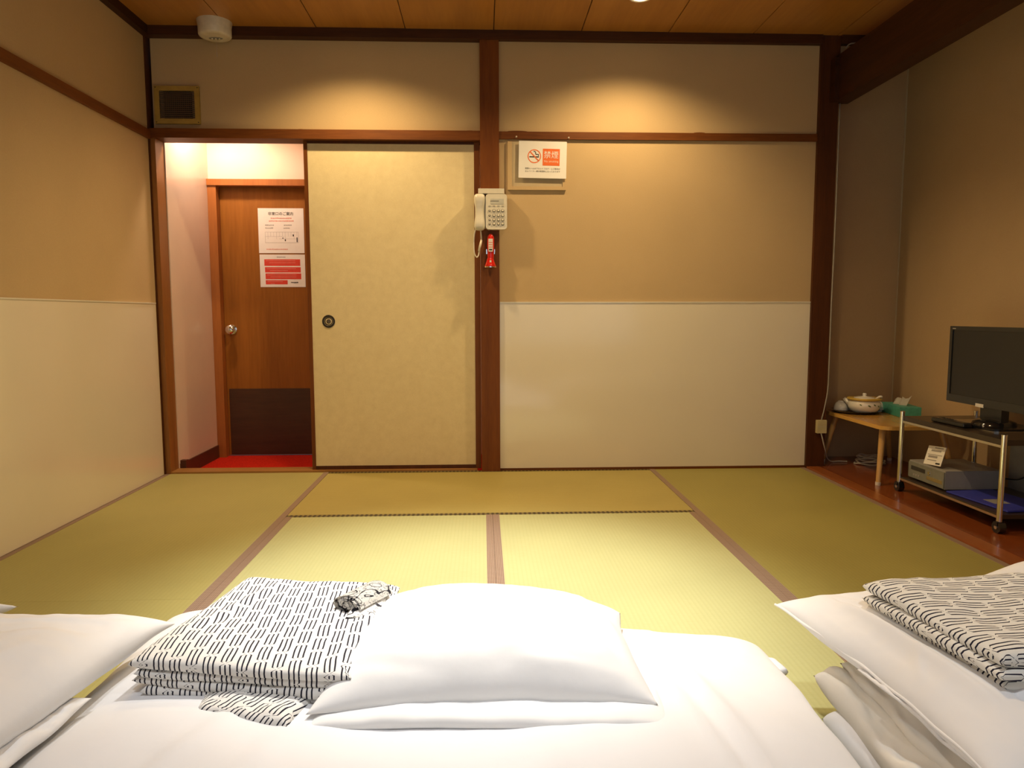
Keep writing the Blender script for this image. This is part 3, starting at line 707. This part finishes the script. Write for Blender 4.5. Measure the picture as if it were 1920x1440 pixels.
for k in range(5):
    rx, ry = .085 - .006 * k, .045 - .004 * k; cxk, cyk = 3.03 + .008 * (k % 2), .03 + .006 * k
    obj('cord_loop', tube(BM(), [(cxk + rx * math.cos(a * PI / 6 + k), cyk + ry * math.sin(a * PI / 6 + k) * 1.2, WZ + .006 + .009 * k + .004 * math.sin(a * 2 + k)) for a in range(13)], .0042, 6, k=4), 'white_cable', ct, smooth=True)
# lacquer tray
tcx, tcy = 2.935, .03
tr_ = obj('tea_tray', lathe(BM(), (tcx, tcy, TZ + .0005), [(.100, 0), (.118, .003), (.130, .012), (.133, .014), (.130, .0145), (.117, .0055), (.05, .0045)], 48), 'lacquer_black', smooth=True, autosmooth=1.0)
tag(tr_, 'round black lacquer tray under the tea things on the low table', 'tray')
# teapot
tp = thing('teapot', 'round white teapot with an ochre rim and leaf pattern on the black tray', 'teapot', (2.950, -.030, TZ + .006))
pc = (2.950, -.030, TZ + .006)
pot = obj('pot_body', lathe(BM(), pc, [(.044, 0), (.052, .002), (.072, .014), (.083, .034), (.084, .052), (.078, .066), (.066, .074)], 40), 'porcelain', tp, smooth=True, autosmooth=1.2)
obj('rim', lathe(BM(), (pc[0], pc[1], pc[2] + .068), [(.072, 0), (.086, .005), (.090, .012), (.086, .016), (.06, .014)], 40), 'pot_ochre', tp, smooth=True)
ld_ = obj('lid', lathe(BM(), (pc[0], pc[1], pc[2] + .080), [(.058, 0), (.052, .005), (.03, .010), (.012, .012), (.008, .016), (.012, .022), (.008, .028), (.001, .029)], 32), 'porcelain', tp, smooth=True)
obj('spout', cyl(BM(), (pc[0] - .055, pc[1] + .035, pc[2] + .040), (pc[0] - .088, pc[1] + .055, pc[2] + .075), .017, .009, 14), 'porcelain', tp, smooth=True)
obj('handle', tube(BM(), [(pc[0] + .045, pc[1] - .03, pc[2] + .074), (pc[0] + .05, pc[1] - .055, pc[2] + .092), (pc[0] + .062, pc[1] - .06, pc[2] + .094), (pc[0] + .07, pc[1] - .04, pc[2] + .08)], .006, 8), 'porcelain', tp, smooth=True)
for a, z, s in ((-100, .045, .009), (-80, .05, .008), (-60, .042, .008), (-130, .05, .007)):
    a = math.radians(a); b_ = lathe(BM(), (0, 0, 0), [(s, 0), (s * .6, .0015)], 10, 'y', squash=.45)
    xform(b_, Matrix.Translation((pc[0] + .0835 * math.cos(a), pc[1] + .0835 * math.sin(a), pc[2] + z)) @ Matrix.Rotation(a + PI / 2, 4, 'Z') @ Matrix.Rotation(.5, 4, 'Y'))
    obj('painted_leaf', b_, 'pot_leaf', tp)
def cup(x, y, z, label, tilt):
    bm = BM(); lathe(bm, (x, y, z), [(.037, 0), (.0385, .003), (.036, .02), (.030, .038), (.022, .046), (.019, .047), (.0185, .052), (.016, .052), (.015, .048)], 32)
    rot_about(bm, (x, y, z), 'Y', tilt)
    tag(obj('tea_cup', bm, 'porcelain', smooth=True, autosmooth=1.0), label, 'cup', 'tea cups on the tray')
cup(2.862, .055, TZ + .010, 'white tea cup turned upside down on the tray, nearest the alcove post', .05)
cup(2.925, .085, TZ + .010, 'white tea cup turned upside down on the tray close behind the teapot', -.04)
cup(3.07, .055, TZ + .010, 'white tea cup turned upside down behind the teapot next to the tissue box', -.03)
# tissue box
tx = thing('tissue_box', 'teal tissue box with a white tissue sticking out on the low table', 'tissue box', (3.14, -.08, TZ))
bm = BM(); box(bm, 3.075, 3.185, -.20, .045, TZ + .0005, TZ + .055); rot_about(bm, (3.13, -.08, TZ), 'Z', -.15); obj('carton', bm, 'tissue_box', tx, bevel=.002)
bm = BM(); N = 14
g = [[bm.verts.new((3.13 + (i / N - .5) * .018 + .012 * math.sin(j * .9), -.08 + (j / N - .5) * .12 * (1 + .25 * i / N), TZ + .054 + (i / N) * (.022 + .032 * (1 - j / N) + .008 * math.sin(j * 1.3)))) for j in range(N + 1)] for i in range(N + 1)]
for i in range(N):
    for j in range(N): bm.faces.new((g[i][j], g[i + 1][j], g[i + 1][j + 1], g[i][j + 1]))
bmesh.ops.solidify(bm, geom=bm.faces[:], thickness=.004); obj('tissue', bm, 'tissue', tx, smooth=True)

# ================================================================== TELEVISION CART
KX0, KX1, KY0, KY1 = 2.838, 3.20, -1.257, -.583
kt = thing('tv_cart', 'black two-shelf television cart with chrome posts and casters', 'cart', (3.02, -.92, WZ))
KT, KB = .372, .078
obj('top_shelf', B(KX0 + .004, KX1 - .004, KY0 + .004, KY1 - .004, KT - .022, KT), 'dark_shelf', kt, bevel=.002)
obj('bottom_shelf', B(KX0 + .004, KX1 - .004, KY0 + .004, KY1 - .004, KB - .016, KB), 'dark_shelf', kt, bevel=.002)
for z in (KT - .026, KB - .008):
    for x in (KX0, KX1): obj('edge_rail', B(x - .003, x + .003, KY0, KY1, z - .005, z + .005), 'steel', kt, bevel=.001, seg=1)
for x in (KX0, KX1):
    for y in (KY0, KY1):
        ps = obj('post', cyl(BM(), (x, y, .052), (x, y, .392), .0105, n=20), 'chrome', kt, smooth=True, autosmooth=.8)
        obj('post_cap', lathe(BM(), (x, y, .390), [(.0115, 0), (.0115, .004), (.009, .0055)], 20), 'chrome', ps, smooth=True, autosmooth=.8)
        cs = obj('caster', cyl(BM(), (x - .013, y - .002, WZ + .0235), (x + .013, y - .002, WZ + .0235), .0235, n=24), 'black_gloss', kt, bevel=.003, smooth=True, autosmooth=.9)
        obj('caster_fork', B(x - .016, x + .016, y - .010, y + .008, WZ + .028, .054), 'black_plastic', cs, bevel=.003)
        obj('caster_hub', cyl(BM(), (x - .0155, y - .002, WZ + .0235), (x - .012, y - .002, WZ + .0235), .008, n=14), 'chrome', cs, smooth=True, autosmooth=.8)
# television
tv = thing('television', 'black flat television standing on the top shelf of the cart', 'television', (3.02, -.935, KT))
TVX, TY_A, TY_B, TVB, TVT = 3.0, -.655, -1.225, .455, .80
obj('back_shell', B(TVX + .012, TVX + .05, TY_B + .02, TY_A - .02, TVB + .02, TVT - .02), 'black_plastic', tv, bevel=.008)
bz = .018
bm = BM()
for a in ((TY_B, TY_A, TVT - bz, TVT), (TY_B, TY_A, TVB, TVB + .034), (TY_B, TY_B + bz, TVB + .034, TVT - bz), (TY_A - bz, TY_A, TVB + .034, TVT - bz)): box(bm, TVX, TVX + .014, a[0], a[1], a[2], a[3])
bzl = obj('bezel', bm, 'black_gloss', tv, bevel=.0015, seg=1)
obj('screen', B(TVX + .004, TVX + .013, TY_B + bz - .002, TY_A - bz + .002, TVB + .032, TVT - bz + .002), 'tv_screen', tv)
obj('brand_mark', B(TVX - .0006, TVX + .001, TY_A - .040, TY_A - .018, TVT - .013, TVT - .009), 'silver_plastic', bzl)
obj('energy_label', B(TVX - .001, TVX + .001, -.905, -.855, TVB - .004, TVB + .011), 'white_sticker', bzl)
obj('neck', B(TVX + .012, TVX + .045, -1.00, -.87, KT + .018, TVB + .05), 'black_plastic', tv, bevel=.008)
obj('foot_dome', lathe(BM(), (TVX + .03, -.935, KT + .012), [(.085, 0), (.08, .012), (.06, .02), (.03, .024)], 32), 'black_gloss', tv, smooth=True, autosmooth=.8)
bm = BM(); pts = rrect(TVX + .02, -.935, .20, .30, .03, 6); poly(bm, [(x, y, KT + .001) for x, y in pts], (0, 0, .012)); obj('foot_plate', bm, 'black_gloss', tv, bevel=.004)
bm = BM(); poly(bm, [(x, y, KT + .0012) for x, y in rrect(TVX + .02, -.935, .204, .304, .032, 6)], (0, 0, .003)); obj('foot_rim', bm, 'steel', tv)
# slim black box / remote on the top shelf
rc = thing('remote_control', 'long black remote control lying on the top shelf before the television', 'remote control', (2.88, -.82, KT))
bm = BM(); box(bm, 2.868, 2.912, -.965, -.76, KT + .0005, KT + .022); rot_about(bm, (2.89, -.86, KT), 'Z', .06); obj('remote_body', bm, 'black_plastic', rc, bevel=.007, seg=3)
for k in range(5):
    for j in range(2): obj('remote_key', B(2.882 + .012 * j, 2.890 + .012 * j, -.80 - .02 * k, -.79 - .02 * k, KT + .021, KT + .0235), 'dark_recess', rc)
pc_ = obj('paper_slip', rot_about(B(2.93, 2.985, -.755, -.70, KT + .0005, KT + .003), (2.95, -.72, KT), 'Z', .3), 'paper')
tag(pc_, 'small white paper slip on the top shelf beside the remote control', 'paper')
# receiver on the lower shelf
rv = thing('set_top_box', 'flat silver video player on the lower shelf of the cart', 'video player', (2.97, -.73, KB))
obj('case', B(2.872, 3.13, -.872, -.605, KB + .006, KB + .088), 'silver_plastic', rv, bevel=.003)
obj('front_face', B(2.866, 2.873, -.870, -.607, KB + .010, KB + .082), 'grey_face', rv, bevel=.002)
obj('tape_slot', B(2.8645, 2.867, -.735, -.630, KB + .048, KB + .066), 'dark_recess', rv)
obj('control_strip', B(2.8645, 2.867, -.860, -.750, KB + .026, KB + .042), 'steel', rv)
obj('jog_button', lathe(BM(), (2.866, -.765, KB + .056), [(.009, 0), (.008, .003)], 16, 'x'), 'steel', rv)
for k in range(3): obj('key', B(2.864, 2.867, -.66 - .018 * k, -.648 - .018 * k, KB + .022, KB + .030), 'silver_plastic', rv)
for y in (-.63, -.85):
    for x in (2.89, 3.11): obj('foot', lathe(BM(), (x, y, KB), [(.009, 0), (.010, .0065)], 12), 'black_plastic', rv)
cd = thing('instruction_card', 'white printed card leaning on top of the silver video player', 'card', (2.885, -.76, KB + .088))
CB = Vector((2.878, -.70, KB + .0885))
def cardm(bm):   # card plane: local x -> -y, local z -> up, leaning back to +x, tilted
    return xform(bm, Matrix.Translation(CB) @ Matrix.Rotation(-.09, 4, 'X') @ Matrix.Rotation(.32, 4, 'Y'))
obj('card_sheet', cardm(B(0, .0015, -.125, .0, .0, .088)), 'paper', cd)
for k, (a, b_, z, h) in enumerate(((-.11, -.05, .078, .005), (-.10, -.03, .063, .008), (-.115, -.012, .046, .003), (-.085, -.02, .033, .010), (-.085, -.02, .020, .004), (-.115, -.085, .006, .007))):
    obj('print_line', cardm(B(-.0006, 0, a, b_, z, z + h)), 'print_black' if k == 5 else 'print_grey', cd)
bf = thing('folder', 'blue plastic folder on the lower shelf of the cart', 'folder', (2.98, -1.03, KB))
bm = BM(); box(bm, 2.878, 3.10, -1.215, -.885, KB + .001, KB + .008); rot_about(bm, (2.98, -1.05, KB), 'Z', .10); obj('cover', bm, 'blue_folder', bf, bevel=.002)
bm = BM(); box(bm, 2.92, 2.985, -1.12, -1.05, KB + .008, KB + .0088); obj('title_sticker', bm, 'grey_box', bf)
gb = thing('floor_box', 'grey metal box standing behind the cart against the right wall', 'box', (3.235, -1.10, WZ))
obj('casing', B(3.212, 3.265, -1.36, -.80, WZ, .34), 'grey_box', gb, bevel=.004)
obj('lid_seam', B(3.210, 3.2125, -1.355, -.805, .285, .292), 'dark_recess', gb)
cbk = obj('black_cable', tube(BM(), [(3.135, -.83, KB + .05), (3.16, -.92, KB + .06), (3.15, -1.0, KB + .10), (3.12, -1.10, KB + .15), (3.10, -1.20, KB + .22), (3.08, -1.22, KB + .27)], .004, 6), 'black_plastic', smooth=True)
tag(cbk, 'black cable curving up from the video player behind the cart', 'cable')

# ================================================================== BEDDING
def ridge(x, y, p, q, w):
    p, q = Vector(p), Vector(q); d = q - p; v = Vector((x, y)) - p
    t = max(0, min(1, v.dot(d) / d.length_squared)); dist = (v - d * t).length
    return math.exp(-(dist / w) ** 2) * (math.sin(PI * min(1, max(0, t * .98 + .01))) ** .5)
# middle futon: mattress and the white quilt over it
FZ = .145
def q_extra(x, y, s, t):
    return (.010 * ridge(x, y, (1.22, -2.28), (1.30, -2.95), .016) + .007 * ridge(x, y, (1.17, -2.45), (1.26, -3.0), .012) - .006 * ridge(x, y, (1.19, -2.30), (1.275, -2.95), .012)
            + .007 * ridge(x, y, (.42, -2.62), (.25, -3.0), .018) + .006 * ridge(x, y, (.5, -2.70), (.42, -3.0), .014) + .005 * ridge(x, y, (.95, -2.75), (1.02, -3.05), .018)
            + .004 * math.sin(x * 9 + y * 3))
qc = soft('quilt', (.035, -4.15), (1.45, -4.2), (1.498, -2.275), (.030, -2.05), .004, FZ, 'white_cotton', n=110, m=150, e=9, p=.42, seam=.35, wr=.006, wscale=3.5, seed=1, extra=q_extra)
tag(qc, 'white cotton quilt spread over the middle futon', 'quilt')
qt = soft('quilt_corner', (1.43, -2.470), (1.503, -2.436), (1.494, -2.385), (1.42, -2.36), .076, .016, 'white_cotton', qc, n=16, m=16, e=10, p=.5, seam=.4, wr=.003, wscale=10, seed=3)

# middle pillow
def pc_extra(x, y, s, t):
    return (-.010 * ridge(x, y, (1.12, -2.66), (.98, -2.36), .020) + .008 * ridge(x, y, (1.14, -2.62), (1.04, -2.36), .018) - .006 * ridge(x, y, (.57, -2.62), (.78, -2.66), .014)
            + .006 * ridge(x, y, (.90, -2.64), (1.10, -2.66), .012) + .004 * ridge(x, y, (.93, -2.42), (.96, -2.56), .016))
pw = soft('pillow', (.530, -2.695), (1.155, -2.69), (1.160, -2.29), (.585, -2.215), FZ - .002, .136, 'pillow_cotton', n=90, m=80, e=2.3, p=.50, seam=.12, pinch=.018, wr=.006, wscale=6, seed=5, extra=pc_extra)
tag(pw, 'plump white pillow lying in the middle of the middle quilt', 'pillow')
fp = soft('pillowcase_flap', (.535, -2.715), (1.165, -2.745), (1.17, -2.60), (.55, -2.60), FZ - .002, .022, 'pillow_cotton', pw, n=60, m=20, e=6, p=.5, seam=.3, wr=.004, wscale=7, seed=8)

# folded yukata on the middle quilt
yk = thing('folded_yukata', 'folded white yukata with black chain pattern beside the middle pillow', 'yukata', (.38, -2.4, FZ))
def ycorner(dx, dy, g=0.0, rot=0.0):
    c = Vector((.412, -2.41)); out = []
    for p in ((.170, -2.575), (.600, -2.655), (.640, -2.215), (.262, -2.150)):
        v = (Vector(p) - c) * (1 + g); v.rotate(Matrix.Rotation(rot, 2)); out.append(tuple(c + v + Vector((dx, dy))))
    return out
UR = -.07
yz = FZ - .004
for k, (dx, dy, g, ro, T, sd) in enumerate(((.012, -.012, -.03, .03, .022, 11), (.004, -.006, -.005, -.015, .022, 12), (.0, -.004, -.02, .012, .020, 13), (-.002, .002, .01, 0, .026, 14))):
    cs_ = ycorner(dx, dy, g, ro)
    ex_ = (lambda x, y, s, t: .005 * ridge(x, y, (.225, -2.47), (.36, -2.20), .014) - .003 * ridge(x, y, (.245, -2.48), (.385, -2.20), .012) + .008 * ridge(x, y, (.565, -2.62), (.60, -2.36), .018)) if k == 3 else None
    soft('folded_layer', *cs_, yz + .0160 * k, T, 'yukata_print', yk, n=70, m=70, e=14, p=.45, seam=.45, wr=.004, wscale=7, seed=sd, uvrot=UR + .03 * (k != 3) * k, uvoff=(.013 * k, .02 * k), extra=ex_)
soft('loose_sleeve', (.330, -2.668), (.505, -2.722), (.54, -2.56), (.30, -2.53), yz, .026, 'yukata_print', yk, n=50, m=40, e=9, p=.5, seam=.35, wr=.007, wscale=13, seed=17, uvrot=.55)
# rolled sash on top
YT = yz + .0160 * 3 + .025
rs_ = thing('rolled_sash', 'rolled black and white sash on the folded yukata beside the middle pillow', 'sash', (.575, -2.31, YT - .004))
def sash(parent, c, ax, L, R0, turns, mat, sq=.62):
    c = Vector(c); ax = Vector(ax).normalized(); sd = Vector((0, 0, 1)).cross(ax).normalized(); upv = Vector((0, 0, 1))
    bm = BM(); uvl = bm.loops.layers.uv.new('UVMap'); N = int(turns * 28); rows = []; s = 0; prev = None
    for i in range(N + 1):
        a = 2 * PI * turns * i / N; r = R0 * (.16 + .84 * i / N)
        o = sd * (r * math.cos(a)) + upv * (r * sq * math.sin(a))
        if prev is not None: s += (o - prev).length
        prev = o
        wv = .004 * math.sin(a * 1.7)
        rows.append(([bm.verts.new(c + o + ax * (L * (j / 6 - .5) + wv)) for j in range(7)], s))
    for (a, sa), (b_, sb) in zip(rows, rows[1:]):
        for j in range(6):
            f = bm.faces.new((a[j], a[j + 1], b_[j + 1], b_[j]))
            for lp, q in zip(f.loops, ((sa, j), (sa, j + 1), (sb, j + 1), (sb, j))): lp[uvl].uv = (q[1] * L / 6 * .8, q[0] * .8)
    bmesh.ops.solidify(bm, geom=bm.faces[:], thickness=.0022)
    bc = BM(); loft(bc, [ring(bc, c + ax * (L * q), sd, upv, R0 * f, R0 * f * sq, 28) for q, f in ((-.47, .55), (-.46, .82), (.46, .82), (.47, .55))])
    obj('roll_core', bc, mat, parent, smooth=True)
    return obj('roll', bm, mat, parent, smooth=True)
sash(rs_, (.572, -2.335, YT + .013), (.5, .8, 0), .105, .041, 4.5, 'sash_print', .5)
soft('sash_tail', (.545, -2.42), (.605, -2.41), (.625, -2.30), (.56, -2.29), YT - .006, .014, 'sash_print', rs_, n=20, m=20, e=5, p=.5, seam=.4, wr=.004, wscale=14, seed=22, uvrot=.8)

# ------------------------------------------------------------------ right bed
rq = thing('folded_quilt', 'cream white quilt folded in thick layers under the right pillow', 'quilt', (1.95, -3.0, 0))
soft('quilt_fold', (1.505, -4.0), (2.45, -4.0), (2.43, -2.52), (1.518, -2.555), .003, .080, 'white_cotton', rq, n=120, m=110, e=26, p=.5, seam=.5, wr=.008, wscale=7, seed=31)
soft('quilt_fold', (1.535, -4.0), (2.45, -4.0), (2.43, -2.46), (1.520, -2.50), .072, .070, 'cream_cotton', rq, n=120, m=130, e=24, p=.5, seam=.5, wr=.020, wscale=8, seed=33, stretch=(1.6, .7))
soft('quilt_fold', (1.585, -4.0), (2.45, -4.0), (2.43, -2.48), (1.560, -2.52), .124, .052, 'cream_cotton', rq, n=120, m=130, e=24, p=.5, seam=.5, wr=.020, wscale=8, seed=35, stretch=(1.6, .7))
def rp_extra(x, y, s, t):
    c = Vector((1.56, -2.40))
    fan = 0
    for a0, ln, am in ((-1.45, .50, .010), (-1.25, .42, .007), (-.95, .30, .006), (-.5, .25, .005), (-1.36, .6, -.006)):
        fan += am * ridge(x, y, c, c + Vector((math.cos(a0), math.sin(a0))) * ln, .009)
    return fan + .006 * ridge(x, y, (1.525, -2.43), (1.555, -2.98), .005) - .007 * ridge(x, y, (1.545, -2.5), (1.60, -2.98), .016) + .006 * ridge(x, y, (1.60, -2.72), (1.56, -2.80), .010)
rp = soft('pillow', (1.545, -3.02), (2.08, -3.05), (2.04, -2.37), (1.488, -2.385), .175, .125, 'pillow_cotton', n=130, m=130, e=2.6, p=.48, seam=.30, pinch=.020, wr=.007, wscale=6, seed=41, extra=rp_extra)
tag(rp, 'white pillow with a pointed corner on the folded right quilt', 'pillow')
soft('pillowcase_hem', (1.556, -3.02), (1.75, -3.03), (1.72, -2.66), (1.525, -2.66), .196, .016, 'pillow_cotton', rp, n=30, m=80, e=5, p=.5, seam=.4, wr=.014, wscale=11, seed=44)
def edge_piping(pillow_o, a, b_, dirn, pin, z, r=.0028):
    a, b_, dirn = Vector(a), Vector(b_), Vector(dirn)
    pts_ = []
    for k in range(25):
        q = k / 24; p_ = a.lerp(b_, q) + dirn * pin * 4 * q * (1 - q)
        pts_.append((p_.x, p_.y, z + .0015 * math.sin(k * 1.3)))
    obj('seam_piping', tube(BM(), pts_, r, 8, k=3), 'pillow_cotton', pillow_o, smooth=True)
edge_piping(rp, (1.488, -2.385), (1.545, -3.02), (1, 0), .020, .214)
ry = thing('folded_yukata', 'folded yukata with black chain pattern lying on the right pillow', 'yukata', (1.8, -2.7, .28))
for k, (dx, dy, T, sd) in enumerate(((.01, .0, .024, 51), (.0, -.004, .024, 52), (.006, .004, .026, 53))):
    soft('folded_layer', (1.640 + dx, -2.87 + dy), (2.05 + dx, -2.93 + dy), (2.03 + dx, -2.55 + dy), (1.592 + dx, -2.545 + dy), (lambda x, y, k=k: .268 + .018 * k + .05 * (x - 1.6)), T, 'yukata_print_b', ry,
         n=70, m=60, e=14, p=.45, seam=.45, wr=.005, wscale=8, seed=sd, uvrot=PI / 2 + .12, uvoff=(.01 * k, .017 * k))
rs2 = thing('rolled_sash', 'rolled sash on the right yukata at the edge of the picture', 'sash', (1.95, -2.60, .34))
sash(rs2, (1.945, -2.615, .362), (.4, .9, 0), .10, .030, 4, 'sash_print')
fpw = soft('pillow', (2.07, -2.62), (2.5, -2.65), (2.5, -2.20), (1.935, -2.39), .205, .15, 'pillow_cotton', n=40, m=40, e=2.4, p=.5, seam=.4, pinch=.02, wr=.006, seed=61)
tag(fpw, 'white pillow corner showing behind the right yukata at the picture edge', 'pillow')

# ------------------------------------------------------------------ left bed
lq = thing('folded_quilt', 'white quilt folded under the left pillow at the picture corner', 'quilt', (-.4, -3.0, 0))
soft('quilt_fold', (-.86, -4.0), (.012, -4.0), (.010, -2.63), (-.84, -2.60), .003, .075, 'white_cotton', lq, n=60, m=90, e=10, p=.45, seam=.45, wr=.008, wscale=5, seed=71)
soft('quilt_fold', (-.86, -4.0), (.055, -4.0), (.050, -2.66), (-.84, -2.60), .064, .078, 'cream_cotton', lq, n=60, m=90, e=8, p=.5, seam=.5, wr=.012, wscale=7, seed=73)
def lp_extra(x, y, s, t):
    return .008 * ridge(x, y, (-.2, -2.44), (.13, -2.41), .008) - .007 * ridge(x, y, (-.1, -2.50), (.14, -2.43), .007) + .006 * ridge(x, y, (.12, -2.43), (.13, -2.66), .006) + .009 * ridge(x, y, (-.3, -2.56), (.12, -2.46), .012) - .006 * ridge(x, y, (-.3, -2.60), (.1, -2.52), .018) + .010 * ridge(x, y, (.02, -2.62), (-.1, -2.9), .02)
lpw = soft('pillow', (-.46, -3.0), (.060, -2.98), (.176, -2.375), (-.40, -2.37), .146, .13, 'pillow_cotton', n=130, m=110, e=2.5, p=.48, seam=.34, pinch=.018, wr=.010, wscale=6, seed=81, extra=lp_extra)
tag(lpw, 'white pillow with a raised corner at the lower left', 'pillow')
soft('pillowcase_hem', (-.10, -3.0), (.068, -2.98), (.125, -2.62), (-.08, -2.60), .148, .020, 'pillow_cotton', lpw, n=30, m=80, e=5, p=.5, seam=.4, wr=.012, wscale=11, seed=84)
lt = soft('pillow', (-.86, -2.50), (-.50, -2.45), (-.195, -2.305), (-.86, -2.20), .165, .10, 'pillow_cotton', n=40, m=40, e=2.4, p=.5, seam=.45, pinch=.02, wr=.006, seed=91)
tag(lt, 'white pillow tip at the far left edge of the picture', 'pillow')
